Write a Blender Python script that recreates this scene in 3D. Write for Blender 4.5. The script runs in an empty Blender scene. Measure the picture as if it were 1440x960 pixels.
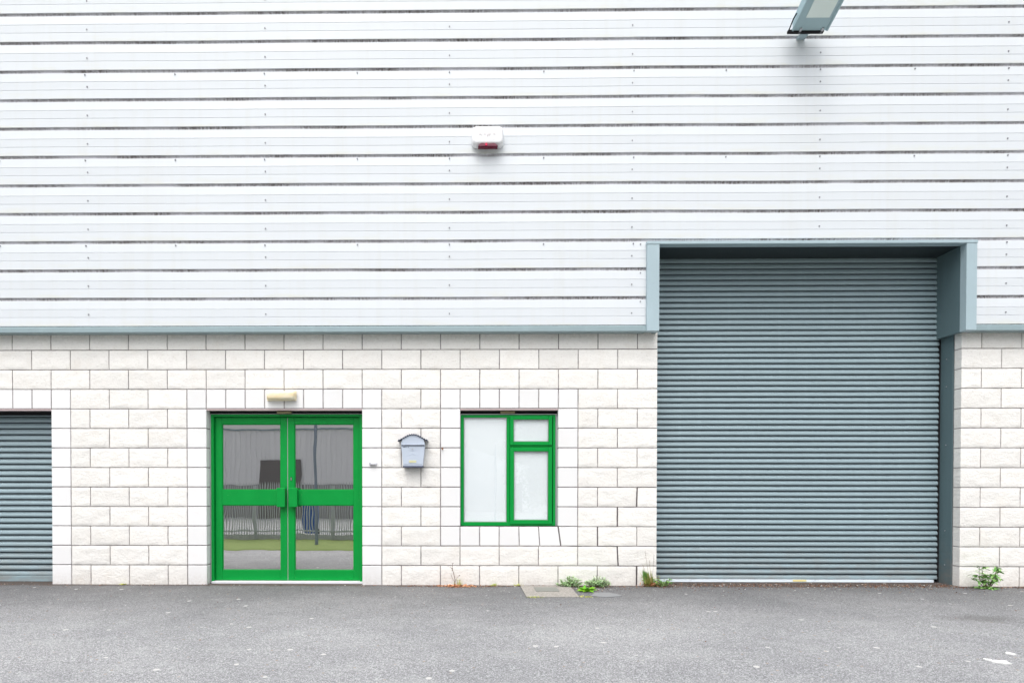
import bpy, math, random
from mathutils import Vector, Matrix, noise
random.seed(7)
S = bpy.context.scene
COL = S.collection
u = .225
# ------------------------------------------------------------------ helpers
class MB:
    def __init__(s): s.v=[]; s.f=[]; s.m=[]; s.sm=[]; s.tone=[]; s.t=0.5
    def add(s, vs, fs, mi=0, smooth=False):
        o=len(s.v); s.v+= [tuple(a) for a in vs]
        for f in fs: s.f.append(tuple(i+o for i in f)); s.m.append(mi); s.sm.append(smooth); s.tone.append(s.t)
        return s
    def box(s, x0,x1,y0,y1,z0,z1, mi=0, b=0):
        if b<=0:
            vs=[(x0,y0,z0),(x1,y0,z0),(x1,y1,z0),(x0,y1,z0),(x0,y0,z1),(x1,y0,z1),(x1,y1,z1),(x0,y1,z1)]
            return s.add(vs,[(0,3,2,1),(4,5,6,7),(0,1,5,4),(1,2,6,5),(2,3,7,6),(3,0,4,7)],mi)
        # chamfered box
        vs=[]; idx={}
        X=(x0,x1);Y=(y0,y1);Z=(z0,z1)
        for i in (0,1):
            for j in (0,1):
                for k in (0,1):
                    sx=1 if i==0 else -1; sy=1 if j==0 else -1; sz=1 if k==0 else -1
                    for a in range(3):
                        p=[X[i]+sx*b,Y[j]+sy*b,Z[k]+sz*b]
                        p[a]=(X[i],Y[j],Z[k])[a]
                        idx[(i,j,k,a)]=len(vs); vs.append(tuple(p))
        fs=[]
        for a in range(3):
            o1,o2=[q for q in range(3) if q!=a]
            for sd in (0,1):
                q=[]
                for (p1,p2) in ((0,0),(1,0),(1,1),(0,1)):
                    key=[0,0,0]; key[a]=sd; key[o1]=p1; key[o2]=p2
                    q.append(idx[(*key,a)])
                fs.append(tuple(q))
        for a in range(3):   # edges along axis a
            o1,o2=[q for q in range(3) if q!=a]
            for p1 in (0,1):
                for p2 in (0,1):
                    k0=[0,0,0];k1=[0,0,0]
                    k0[a]=0;k1[a]=1
                    for k in (k0,k1): k[o1]=p1;k[o2]=p2
                    fs.append((idx[(*k0,o1)],idx[(*k1,o1)],idx[(*k1,o2)],idx[(*k0,o2)]))
        for i in (0,1):
            for j in (0,1):
                for k in (0,1): fs.append((idx[(i,j,k,0)],idx[(i,j,k,1)],idx[(i,j,k,2)]))
        c=Vector(((x0+x1)/2,(y0+y1)/2,(z0+z1)/2)); out=[]
        for f in fs:
            P=[Vector(vs[i]) for i in f]; n=(P[1]-P[0]).cross(P[2]-P[0])
            if n.dot(sum(P,Vector())/len(P)-c)<0: f=tuple(reversed(f))
            out.append(f)
        return s.add(vs,out,mi)
    def tube(s, pts, r, n=8, mi=0, smooth=True, cap=True):
        pts=[Vector(p) for p in pts]; vs=[]; N=len(pts)
        rr=r if isinstance(r,(list,tuple)) else [r]*N
        for i,p in enumerate(pts):
            d=(pts[min(i+1,N-1)]-pts[max(i-1,0)]).normalized()
            a=Vector((0,0,1)) if abs(d.z)<.9 else Vector((1,0,0))
            e=d.cross(a).normalized(); g=d.cross(e)
            for k in range(n):
                t=2*math.pi*k/n; vs.append(p+rr[i]*(math.cos(t)*e+math.sin(t)*g))
        fs=[(i*n+k,i*n+(k+1)%n,(i+1)*n+(k+1)%n,(i+1)*n+k) for i in range(N-1) for k in range(n)]
        fs=[tuple(reversed(f)) for f in fs]
        s.add(vs,fs,mi,smooth)
        if cap: s.add(vs[:n],[tuple(range(n))],mi); s.add(vs[-n:],[tuple(reversed(range(n)))],mi)
        return s
    def profile_x(s, prof, x0, x1, mi=0, smooth=False, mis=None):
        # prof: (y,z) list swept along x
        vs=[(x0,y,z) for y,z in prof]+[(x1,y,z) for y,z in prof]; n=len(prof)
        o=len(s.v); s.v+=vs
        for i in range(n-1):
            s.f.append((o+i,o+n+i,o+n+i+1,o+i+1)); s.m.append(mis[i] if mis else mi); s.sm.append(smooth); s.tone.append(s.t)
        return s
    def prism_y(s, poly, y0, y1, mi=0):
        # poly (x,z) ccw seen from the front (camera looks +y)
        n=len(poly); vs=[(x,y0,z) for x,z in poly]+[(x,y1,z) for x,z in poly]
        fs=[tuple(range(n)),tuple(reversed(range(n,2*n)))]+[(i,i+n,(i+1)%n+n,(i+1)%n) for i in range(n)]
        return s.add(vs,fs,mi)
    def build(s, name, mats, parent=None, base=None):
        me=bpy.data.meshes.new(name)
        off=Vector(base) if base is not None else (world_loc(parent) if parent else Vector((0,0,0)))
        me.from_pydata([tuple(Vector(v)-off) for v in s.v],[],s.f)
        if not isinstance(mats,(list,tuple)): mats=[mats]
        for m in mats: me.materials.append(m)
        me.polygons.foreach_set('material_index',s.m); me.polygons.foreach_set('use_smooth',s.sm)
        at=me.attributes.new('tone','FLOAT','FACE'); at.data.foreach_set('value',s.tone)
        me.update()
        o=bpy.data.objects.new(name,me); COL.objects.link(o)
        if parent: o.parent=parent; o.location=off-world_loc(parent)
        else: o.location=off
        return o
def world_loc(o):
    v=Vector((0,0,0))
    while o: v+=o.location; o=o.parent
    return v
def tag(o,label=None,cat=None,group=None,kind=None):
    if label: o['label']=label
    if cat: o['category']=cat
    if group: o['group']=group
    if kind: o['kind']=kind
    return o
def empty(name,loc,label,cat,group=None):
    o=bpy.data.objects.new(name,None); COL.objects.link(o); o.location=loc; o.empty_display_size=.2
    return tag(o,label,cat,group)

# ------------------------------------------------------------------ materials
def mat(name, col, rough=.6, metal=0, spec=.5):
    m=bpy.data.materials.new(name); m.use_nodes=True
    b=m.node_tree.nodes['Principled BSDF']
    b.inputs['Base Color'].default_value=(*col,1); b.inputs['Roughness'].default_value=rough
    b.inputs['Metallic'].default_value=metal; b.inputs['Specular IOR Level'].default_value=spec
    return m
class NT:
    def __init__(s,m): s.n=m.node_tree.nodes; s.l=m.node_tree.links; s.b=s.n['Principled BSDF']; s.geo=s.n.new('ShaderNodeNewGeometry').outputs['Position']
    def vec(s, sc, off=(0,0,0)):
        n=s.n.new('ShaderNodeMapping'); n.inputs['Scale'].default_value=sc; n.inputs['Location'].default_value=off
        s.l.new(s.geo,n.inputs[0]); return n.outputs[0]
    def noise(s, sc=1, det=4, rough=.5, vec=None, dist=0):
        n=s.n.new('ShaderNodeTexNoise'); n.inputs['Scale'].default_value=sc; n.inputs['Detail'].default_value=det
        n.inputs['Roughness'].default_value=rough; n.inputs['Distortion'].default_value=dist
        s.l.new(vec if vec else s.geo,n.inputs['Vector']); return n.outputs['Fac']
    def vor(s, sc, vec=None, out='Color'):
        n=s.n.new('ShaderNodeTexVoronoi'); n.inputs['Scale'].default_value=sc
        s.l.new(vec if vec else s.geo,n.inputs['Vector']); return n.outputs[out]
    def ramp(s, fac, pts, interp='LINEAR'):
        n=s.n.new('ShaderNodeValToRGB'); n.color_ramp.interpolation=interp
        e=n.color_ramp.elements
        while len(e)<len(pts): e.new(.5)
        for i,(p,c) in enumerate(pts):
            e[i].position=p; e[i].color=(*c,1) if isinstance(c,(tuple,list)) else (c,c,c,1)
        s.l.new(fac,n.inputs[0]); return n.outputs[0]
    def mix(s, fac, a, b, mode='MIX'):
        n=s.n.new('ShaderNodeMix'); n.data_type='RGBA'; n.blend_type=mode
        for k,v in ((0,fac),(6,a),(7,b)):
            if isinstance(v,(int,float)): n.inputs[k].default_value=v if k==0 else (v,v,v,1)
            elif isinstance(v,(tuple,list)): n.inputs[k].default_value=(*v,1)
            else: s.l.new(v,n.inputs[k])
        return n.outputs[2]
    def math(s, op, a, b=0):
        n=s.n.new('ShaderNodeMath'); n.operation=op
        for k,v in ((0,a),(1,b)):
            if isinstance(v,(int,float)): n.inputs[k].default_value=v
            else: s.l.new(v,n.inputs[k])
        return n.outputs[0]
    def sep(s, v=None):
        n=s.n.new('ShaderNodeSeparateXYZ'); s.l.new(v if v else s.geo,n.inputs[0]); return n.outputs
    def mr(s, val, a,b,c=0,d=1):
        n=s.n.new('ShaderNodeMapRange'); s.l.new(val,n.inputs[0])
        for i,x in enumerate((a,b,c,d)): n.inputs[i+1].default_value=x
        return n.outputs[0]
    def attr(s,name):
        n=s.n.new('ShaderNodeAttribute'); n.attribute_name=name; return n.outputs['Fac']
    def col(s,c): s.l.new(c,s.b.inputs['Base Color'])
    def rough(s,c): s.l.new(c,s.b.inputs['Roughness'])
    def bump(s,h,st=.5,d=.01):
        n=s.n.new('ShaderNodeBump'); n.inputs['Strength'].default_value=st; n.inputs['Distance'].default_value=d
        s.l.new(h,n.inputs['Height']); s.l.new(n.outputs[0],s.b.inputs['Normal'])

# --- block wall
def block_mat(name, base, rock):
    m=mat(name,base,.92,spec=.2); t=NT(m); z=t.sep()[2]; x=t.sep()[0]
    tone=t.attr('tone')
    c=t.mix(tone,tuple(b*.95 for b in base),tuple(min(1,b*1.04) for b in base))
    n1=t.noise(5,6,.65)
    c=t.mix(t.ramp(n1,[(.50,0),(.78,.22 if rock else .10)]),c,(.62,.53,.42))
    if rock:
        g=t.noise(38,5,.7,vec=t.vec((1,1,1.5)))
        c=t.mix(t.ramp(g,[(.55,0),(.70,.42)]),c,(.50,.46,.41))
        # mildew washing down from the flashing
        n2=t.noise(26,5,.7); 
        f=t.math('MULTIPLY',t.mr(z,2.78,2.90),t.ramp(n2,[(.36,0.12),(.64,.9)]))
        c=t.mix(t.math('MULTIPLY',f,.36),c,(.26,.22,.18))
    # splash dirt near the ground
    n3=t.noise(30,5,.7)
    f=t.math('MULTIPLY',t.mr(z,.17,.0),t.ramp(n3,[(.35,0),(.68,.9)]))
    c=t.mix(t.math('MULTIPLY',f,.36),c,(.33,.26,.19))
    t.col(c)
    if rock:
        h=t.math('ADD',t.noise(55,6,.7),t.math('MULTIPLY',t.noise(20,3,.6,vec=t.vec((1,1,1.6))),1.4))
        t.bump(h,.6,.007)
    else: t.bump(t.noise(160,4,.7),.25,.003)
    return m
M_rock=block_mat('split_face_block',(.825,.805,.768),True)
M_smooth=block_mat('smooth_block',(.805,.80,.795),False)
M_mort=mat('mortar',(.36,.33,.32),.95,spec=.1); t=NT(M_mort)
t.col(t.mix(t.ramp(t.noise(9,5,.7),[(.35,0),(.65,1)]),(.20,.18,.185),(.40,.37,.365)))
M_crack=mat('crack_shadow_gap',(.10,.085,.09),.95,spec=.1)
# --- cladding
def clad_base(t,base):
    n=t.noise(1.2,4,.6,vec=t.vec((.6,1,2.5)))
    c=t.mix(n,tuple(b*.97 for b in base),tuple(min(1,b*1.02) for b in base))
    st=t.noise(1,5,.6,vec=t.vec((7,1,.35)))
    c=t.mix(t.ramp(st,[(.50,0),(.72,.22)]),c,(.58,.58,.52))
    return c
WHITE=(.665,.695,.722)
M_clad=mat('white_coated_cladding',WHITE,.42,spec=.4); t=NT(M_clad)
c=clad_base(t,WHITE)
zf=t.math('FRACT',t.math('DIVIDE',t.math('SUBTRACT',t.sep()[2],2.9346),.3203))
n=t.noise(1,5,.65,vec=t.vec((2.2,1,9)))
f=t.math('MULTIPLY',t.mr(zf,.30,.06),t.ramp(n,[(.45,0),(.68,.34)]))
c=t.mix(f,c,(.62,.60,.42)); t.col(c)
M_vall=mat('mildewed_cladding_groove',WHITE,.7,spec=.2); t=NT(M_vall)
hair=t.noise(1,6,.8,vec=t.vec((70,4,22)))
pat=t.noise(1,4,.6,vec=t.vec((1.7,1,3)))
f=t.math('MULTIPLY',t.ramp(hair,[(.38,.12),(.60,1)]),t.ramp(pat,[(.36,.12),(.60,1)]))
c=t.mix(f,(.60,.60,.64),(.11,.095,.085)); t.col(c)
M_line=mat('cladding_crease',(.66,.68,.72),.5)
M_screw=mat('screw_head',(.22,.22,.24),.4,.3)
# --- painted steel
def steel(name, base, rough=.38, dirt=.25, streak=True):
    m=mat(name,base,rough,spec=.5); t=NT(m)
    n=t.noise(3.5,5,.6)
    c=t.mix(n,tuple(b*.93 for b in base),tuple(min(1,b*1.07) for b in base))
    d=t.noise(14,6,.75)
    c=t.mix(t.ramp(d,[(.56,0),(.76,dirt)]),c,tuple(b*.35 for b in base))
    if streak:
        s_=t.noise(1,5,.6,vec=t.vec((11,11,.7)))
        c=t.mix(t.ramp(s_,[(.55,0),(.75,.18)]),c,tuple(min(1,b*1.5) for b in base))
    if name.startswith('shutter') or name.startswith('door_lin'):
        g=t.math('MULTIPLY',t.mr(t.sep()[2],.55,.0),t.ramp(t.noise(7,6,.7,vec=t.vec((.6,1,1.6))),[(.40,0),(.68,.6)]))
        c=t.mix(g,c,(.24,.20,.17))
        sc=t.noise(1,4,.7,vec=t.vec((3,1,60))); c=t.mix(t.ramp(sc,[(.66,0),(.70,.22)]),c,tuple(min(1,b*1.7) for b in base))
    t.col(c); t.rough(t.mr(n,0,1,rough-.07,rough+.12)); return m
M_flash=steel('grey_trim_steel',(.26,.34,.36),.4,.2)
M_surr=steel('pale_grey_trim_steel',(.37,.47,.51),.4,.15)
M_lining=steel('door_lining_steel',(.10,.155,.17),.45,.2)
M_soff=steel('shaded_soffit_sheet',(.022,.032,.036),.5,.2,False)  # shade of the recess put into the soffit colour
M_shut=steel('shutter_slat_steel',(.265,.35,.38),.36,.15); 
M_rail=steel('bottom_rail_steel',(.68,.74,.79),.5,.55)
M_dark=mat('dark_void',(.02,.02,.022),.9,spec=.1)
M_green=mat('green_door_paint',(.003,.33,.052),.34,spec=.22); t=NT(M_green)
n=t.noise(5,5,.6); c=t.mix(n,(.001,.245,.038),(.002,.31,.050))
sp=t.noise(120,2,.5); c=t.mix(t.ramp(sp,[(.74,0),(.78,.5)]),c,(.45,.62,.45)); t.col(c); t.rough(t.mr(n,0,1,.28,.42))
M_alu=mat('mill_aluminium',(.50,.51,.53),.35,.7)
M_seal=mat('sealant_strip',(.42,.44,.45),.6)
M_gasket=mat('black_gasket',(.03,.035,.035),.6)
M_sill=mat('white_threshold',(.72,.72,.76),.5)
M_brass=mat('dull_brass_vent',(.26,.22,.12),.45,.4)
M_lintel=mat('lintel_steel',(.50,.40,.40),.7)
# --- glass
def glass(name, refl, tint, wob=.0):
    m=bpy.data.materials.new(name); m.use_nodes=True; n=m.node_tree.nodes; l=m.node_tree.links
    n.remove(n['Principled BSDF']); out=n['Material Output']
    g=n.new('ShaderNodeBsdfGlossy'); g.inputs['Roughness'].default_value=.0; g.inputs['Color'].default_value=(.94,.93,.92,1)
    tr=n.new('ShaderNodeBsdfTransparent'); tr.inputs['Color'].default_value=(*tint,1)
    lw=n.new('ShaderNodeLayerWeight'); lw.inputs[0].default_value=.5; fr=n.new('ShaderNodeMath'); fr.operation='POWER'; fr.inputs[1].default_value=4; l.new(lw.outputs['Facing'],fr.inputs[0])
    ad=n.new('ShaderNodeMath'); ad.operation='ADD'; ad.inputs[1].default_value=refl; ad.use_clamp=True
    l.new(fr.outputs[0],ad.inputs[0])
    mx=n.new('ShaderNodeMixShader'); l.new(ad.outputs[0],mx.inputs[0]); l.new(tr.outputs[0],mx.inputs[1]); l.new(g.outputs[0],mx.inputs[2]); l.new(mx.outputs[0],out.inputs[0])
    if wob>0:
        ge=n.new('ShaderNodeNewGeometry'); mp=n.new('ShaderNodeMapping'); mp.inputs['Scale'].default_value=(1.3,1,1.0)
        no=n.new('ShaderNodeTexNoise'); no.inputs['Scale'].default_value=2.1; no.inputs['Detail'].default_value=1.5
        bp=n.new('ShaderNodeBump'); bp.inputs['Strength'].default_value=1; bp.inputs['Distance'].default_value=wob
        l.new(ge.outputs['Position'],mp.inputs[0]); l.new(mp.outputs[0],no.inputs['Vector']); l.new(no.outputs['Fac'],bp.inputs['Height']); l.new(bp.outputs[0],g.inputs['Normal'])
    return m
M_dglass=glass('door_glass',.70,(.55,.57,.56),.0007)
M_wglass=glass('window_glass',.09,(.99,.995,.995),.0005)
M_blind=mat('pale_window_blind',(.72,.78,.80),.8); t=NT(M_blind)
t.col(t.mix(t.noise(1,3,.5,vec=t.vec((2,1,6))),(.89,.935,.955),(.93,.96,.975)))
# --- ground
M_asph=mat('weathered_asphalt',(.13,.13,.135),.9,spec=.25); t=NT(M_asph)
y=t.sep()[1]; z=t.sep()[2]
gr=t.vor(170); gsp=t.n.new('ShaderNodeSeparateColor'); t.l.new(gr,gsp.inputs[0])
stone=t.ramp(gsp.outputs[0],[(0,.12),(.35,.26),(.75,.42),(1,.72)])
fine=t.noise(260,3,.7)
c=t.mix(t.ramp(fine,[(.3,0),(.7,1)]),t.mix(.35,stone,(.17,.175,.185)),t.mix(.3,stone,(.44,.445,.46)))
big=t.noise(.55,5,.6); c=t.mix(t.ramp(big,[(.38,0),(.62,.75)]),c,t.mix(1.0,c,(.74,.745,.76),'MULTIPLY'))
mid=t.noise(4,5,.65,vec=t.vec((.6,1,1))); c=t.mix(t.ramp(mid,[(.5,0),(.72,.40)]),c,(.40,.40,.40))
# view-angle falloff painted darker towards the wall, then a dirt strip; uneven edges
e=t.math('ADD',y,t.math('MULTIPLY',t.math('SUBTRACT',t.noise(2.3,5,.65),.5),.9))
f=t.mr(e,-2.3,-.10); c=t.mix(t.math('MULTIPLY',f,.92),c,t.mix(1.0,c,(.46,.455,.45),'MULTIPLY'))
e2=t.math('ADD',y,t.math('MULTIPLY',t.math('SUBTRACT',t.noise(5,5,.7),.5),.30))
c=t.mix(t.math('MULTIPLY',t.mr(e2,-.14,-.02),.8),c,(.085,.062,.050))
# pale flecks and chips, some brown grit
vd=t.vor(9,out='Distance'); vc=t.vor(9); vs_=t.n.new('ShaderNodeSeparateColor'); t.l.new(vc,vs_.inputs[0])
dd=t.math('ADD',vd,t.math('MULTIPLY',t.noise(60,2,.5),.12))
sel=t.math('GREATER_THAN',vs_.outputs[1],.84); near=t.math('LESS_THAN',dd,t.math('ADD',.14,t.math('MULTIPLY',vs_.outputs[2],.11)))
c=t.mix(t.math('MULTIPLY',t.math('MULTIPLY',sel,near),.85),c,(.58,.57,.55))
vd=t.vor(28,out='Distance'); vc=t.vor(28); vs_=t.n.new('ShaderNodeSeparateColor'); t.l.new(vc,vs_.inputs[0])
sel=t.math('GREATER_THAN',vs_.outputs[0],.93); near=t.math('LESS_THAN',vd,.26)
c=t.mix(t.math('MULTIPLY',t.math('MULTIPLY',sel,near),.7),c,t.mix(vs_.outputs[2],(.50,.49,.46),(.30,.20,.13)))
# old oil stain near the right end
sx=t.vec((1.0,2.2,0),(-9.25,3.75,0)); ln=t.n.new('ShaderNodeVectorMath'); ln.operation='LENGTH'; t.l.new(sx,ln.inputs[0])
so=t.math('ADD',ln.outputs['Value'],t.math('MULTIPLY',t.math('SUBTRACT',t.noise(6,4,.6),.5),.6))
c=t.mix(t.math('MULTIPLY',t.mr(so,.42,.15),.38),c,(.07,.062,.058))
t.col(c); t.bump(t.math('ADD',t.math('MULTIPLY',gsp.outputs[0],.6),fine),.8,.006)
M_grass=mat('verge_grass',(.09,.14,.03),.9); t=NT(M_grass); t.col(t.mix(t.noise(3,6,.7),(.10,.16,.03),(.20,.25,.07)))
M_conc=mat('concrete_cover',(.36,.34,.31),.9,spec=.2); t=NT(M_conc)
t.col(t.mix(t.ramp(t.noise(60,5,.7),[(.35,0),(.65,1)]),(.20,.185,.165),(.38,.36,.33))); t.bump(t.noise(120,3,.6),.4,.004)
M_iron=mat('worn_cover_inset',(.17,.18,.16),.8); t=NT(M_iron); t.col(t.mix(t.noise(80,4,.7),(.10,.11,.09),(.27,.27,.25)))
M_patch=mat('pale_repair_patch',(.24,.25,.26),.9); t=NT(M_patch); t.col(t.mix(t.noise(90,4,.7),(.15,.155,.16),(.26,.265,.27)))
M_paint=mat('white_paint_splash',(.72,.72,.70),.7)

# ------------------------------------------------------------------ ground
def gz(x,y):
    s=max(0,min(1,(-y-3.0)/6.6)); s=s*(.35+.65*s*(2-s)) if s<.35 else s*(.35+.65*s*(2-s))
    r=-.80*s
    if y>-4: r+= .006*noise.noise(Vector((x*.5,y*.5,0)))*min(1,max(0,-y/.8))
    return r
def axis(a,b,fine0,fine1,st,big):
    r=[]; v=a
    while v<b:
        r.append(v); v+= st if fine0<=v<fine1 else big
    r.append(b); return r
xs=[-400,-150,-60]+axis(-30,40,-3,14,.35,2.0)+[80,200,400]
ys=[-400,-150,-70]+axis(-40,0.6,-14,.6,.25,2.0)+[10,40,150,400]
mb=MB(); mb.v=[(x,y,gz(x,y)) for y in ys for x in xs]; n=len(xs)
for j in range(len(ys)-1):
    for i in range(n-1):
        mb.f.append((j*n+i,j*n+i+1,(j+1)*n+i+1,(j+1)*n+i)); mb.m.append(0); mb.sm.append(True); mb.tone.append(.5)
tag(mb.build('ground',M_asph),kind='structure')
mb=MB()
vs=[];xx=[-60+2*i for i in range(61)]; prof=[(-9.95,-.80),(-10.0,-.69),(-10.4,-.66),(-12.5,-.70),(-13.8,-.72),(-14.6,-.74),(-15,-.86)]
for yy,zz in prof:
    for x in xx: vs.append((x,yy,zz+.02*noise.noise(Vector((x*.3,yy,0)))))
k=len(xx)
mb.add(vs,[(j*k+i,(j+1)*k+i,(j+1)*k+i+1,j*k+i+1) for j in range(len(prof)-1) for i in range(k-1)],0,True)
mb.f=[tuple(reversed(f)) for f in mb.f]
tag(mb.build('grass_verge',M_grass),kind='structure')
mb=MB(); mb.box(-60,60,-9.94,-9.80,-.95,-.68,b=.015); tag(mb.build('kerb',M_conc),kind='structure')

# ------------------------------------------------------------------ the warehouse
W=empty('warehouse',(5,0,0),'white blockwork and ribbed steel warehouse with green double door and grey roller shutters','warehouse')
XL,XR=-6.0,16.0
RX=10.415                      # right jamb of the big opening
OPEN=[(-3.6,0,2.025,0),(8*u,16*u,2.025,0),(21*u,26*u,2.025,3*u),(31*u,RX,3.9,0)]
mb=MB()
J=.0056
def blk(x0,x1,r,rock,cr0=0,cr1=0,slant=(0,0),end0=False,end1=False):
    z0=r*u+(J if r>0 else -.05); z1=(r+1)*u-J
    a=x0+J+cr0; b=x1-J-cr1
    if end0: a=x0
    if end1: b=x1
    mb.t=random.random()
    if not rock:
        # flat faced block, chamfered; slant shears the ends
        nb=len(mb.v); mb.box(a,b,-.0+random.uniform(-.0006,.0006),.10,z0,z1,1,b=.004)
        if slant!=(0,0):
            for i in range(nb,len(mb.v)):
                x,y_,z_=mb.v[i]; q=(z1-z_)/(z1-z0); k=(x-a)/(b-a)
                mb.v[i]=(x+q*(slant[0]*(1-k)+slant[1]*k),y_,z_)
        return
    nx=max(6,int((b-a)/.022)); nz=10; vs=[]
    sd=Vector((random.uniform(0,99),random.uniform(0,99),random.uniform(0,99)))
    tilt=random.uniform(-.003,.003)
    wob0=[0]*(nz+1)
    for j in range(nz+1):
        for i in range(nx+1):
            fx=i/nx; fz=j/nz
            ex=min(fx,1-fx)*(b-a); ez=min(fz,1-fz)*(z1-z0); e=min(ex,ez)
            k=min(1,e/.016); k=k*(2-k)
            x=a+(b-a)*fx; z=z0+(z1-z0)*fz
            q=(1-fz); x+=q*(slant[0]*(1-fx)+slant[1]*fx)
            if e<1e-6:
                w=.0022*noise.noise(Vector((x*30,z*30,sd.x)))
                if fx in(0,1): x+=w
                if fz in(0,1): z+=w*.6
            P=Vector((x*7,z*9,0))+sd
            d=noise.fractal(P,1.0,2.1,4)*.0045+noise.noise(P*.45)*.003+tilt*(fx-.5)*.5
            y_=.001-k*(.0038+d)
            vs.append((x,min(y_,.0055),z))
    w_=nx+1
    fs=[(j*w_+i,j*w_+i+1,(j+1)*w_+i+1,(j+1)*w_+i) for j in range(nz) for i in range(nx)]
    mb.add(vs,fs,0,True)
    # returns
    ring=[i for i in range(w_)]+[j*w_+nx for j in range(1,nz+1)]+[nz*w_+i for i in range(nx-1,-1,-1)]+[j*w_ for j in range(nz-1,0,-1)]
    m=len(ring); V=[vs[i] for i in ring]+[(vs[i][0],.10,vs[i][2]) for i in ring]
    mb.add(V,[(k2,k2+m,(k2+1)%m+m,(k2+1)%m) for k2 in range(m)],0)
CR={}   # crack: (row, joint index) -> (gap left block, gap right block)
crack={(0,30):(.005,.004),(1,29):(.002,.004),(2,28):(.001,.004),(3,29):(.002,.006),(4,30):(.002,.007),(2,26):(.001,.003)}
slants={(1,29):.012,(4,30):-.007,(2,26):.030,(2,25):.016,(2,24):.006}
def row_joints(r,a,b,par):  # interior joints in [a,b] by parity
    return [a]+[k for k in range(a+1,b) if (k-par)%2==0]+[b]
def lay(r,js,rock,e0=False,e1=False):
    for i in range(len(js)-1):
        p,q=js[i],js[i+1]
        c0=crack.get((r,p),(0,0))[1] if isinstance(p,int) else 0
        c1=crack.get((r,q),(0,0))[0] if isinstance(q,int) else 0
        s=(slants.get((r,p),0),slants.get((r,q),0))
        blk(p*u if isinstance(p,int) else p[0], q*u if isinstance(q,int) else q[0], r, rock,c0,c1,s,e0 and i==0,e1 and i==len(js)-2)
LW=-27
for r in range(13):
    par=r%2
    if r>=10:
        lay(r,row_joints(r,LW,31,par),True,e1=True)
    else:
        # left wall beyond the small shutter
        lay(r,row_joints(r,LW,-17,par),True)
        if r==9:
            lay(r,list(range(-17,2)),False); lay(r,row_joints(r,1,7,1),True)
            lay(r,list(range(7,18)),False); lay(r,row_joints(r,17,20,1),True); lay(r,list(range(20,28)),False)
            lay(r,row_joints(r,27,31,1),True,e1=True)
        else:
            lay(r,[-17,-16],False,e1=True); lay(r,[0,1],False,e0=True)
            lay(r,row_joints(r,1,7,par),True)
            lay(r,[7,8],False,e1=True); lay(r,[16,17],False,e0=True)
            if r>=3:
                lay(r,row_joints(r,17,20,par),True); lay(r,[20,21],False,e1=True); lay(r,[26,27],False,e0=True)
                lay(r,row_joints(r,27,31,par),True,e1=True)
            elif r==2:
                lay(r,row_joints(r,17,20,par),True); lay(r,list(range(20,28)),False); lay(r,row_joints(r,27,31,par),True,e1=True)
            else: lay(r,row_joints(r,17,31,par),True,e1=True)
    # right pier: half then full
    x=RX; first=True; k=0
    while x<XR-.3:
        w=u if (k==0 and r%2==0) else 2*u
        mb.t=.5; blk(x,x+w,r,True,end0=(k==0)); x+=w; k+=1
XE=x
# mortar / backing, split round the openings; 3 mm shy of the reveals
I=.003
def back(x0,x1,z0,z1): mb.box(x0,x1,.0085,.30,z0,z1,2)
back(XL,-3.6-I,-.05,2.93)
back(-3.6-I,0+I,2.025+I,2.93)
back(0+I,8*u-I,-.05,2.93)
back(8*u-I,16*u+I,2.025+I,2.93)
back(16*u+I,21*u-I,-.05,2.93)
back(21*u-I,26*u+I,2.025+I,2.93); back(21*u-I,26*u+I,-.05,3*u-I)
back(26*u+I,31*u-I,-.05,2.93)
back(RX+I,XE,-.05,2.93)
# open crack shadow running down the stepped joints
def crk(x0,z0,x1,z1,w): 
    mb.add([(x0-w/2,.004,z0),(x0+w/2,.004,z0),(x1+w/2,.004,z1),(x1-w/2,.004,z1)],[(0,3,2,1)],3)
crk(30*u,.215,30*u,.01,.013); crk(29*u+.002,2*u,29*u+.014,u+.005,.009)
crk(28*u+.002,3*u,28*u+.002,2*u,.006); crk(29*u+.003,4*u,29*u+.003,3*u,.008)
crk(30*u+.003,5*u,30*u-.004,4*u,.007); crk(26*u,3*u,26*u+.030,2*u,.006)
for (a,b,zz,w) in ((28*u,29*u,2*u,.007),(29*u,29*u+.25,u,.007),(28.6*u,29*u,3*u,.006),(29.3*u,30*u,4*u,.005),(30*u,30.9*u,5*u,.006),(26.6*u,27.2*u,2*u,.006)):
    mb.add([(a,.003,zz-w/2),(b,.003,zz-w/2),(b,.003,zz+w/2),(a,.003,zz+w/2)],[(0,1,2,3)],3)
block=mb.build('block_wall',[M_rock,M_smooth,M_mort,M_crack],W)

# lintels, with a dull slotted vent on two of them
for (a,b) in ((-3.6,0),(8*u,16*u),(21*u,26*u)):
    mb=MB(); mb.box(a+.002,b-.002,.004,.095,2.008,2.0255); mb.build('lintel',M_lintel,W)
for cx in (2.686,5.272):
    mb=MB(); mb.box(cx-.083,cx+.083,.035,.075,1.976,2.004,b=.004)
    for k in range(3): mb.box(cx-.075,cx+.075,.030,.0345,1.981+k*.007,1.984+k*.007)
    mb.build('slot_vent',M_brass,W)

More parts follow.
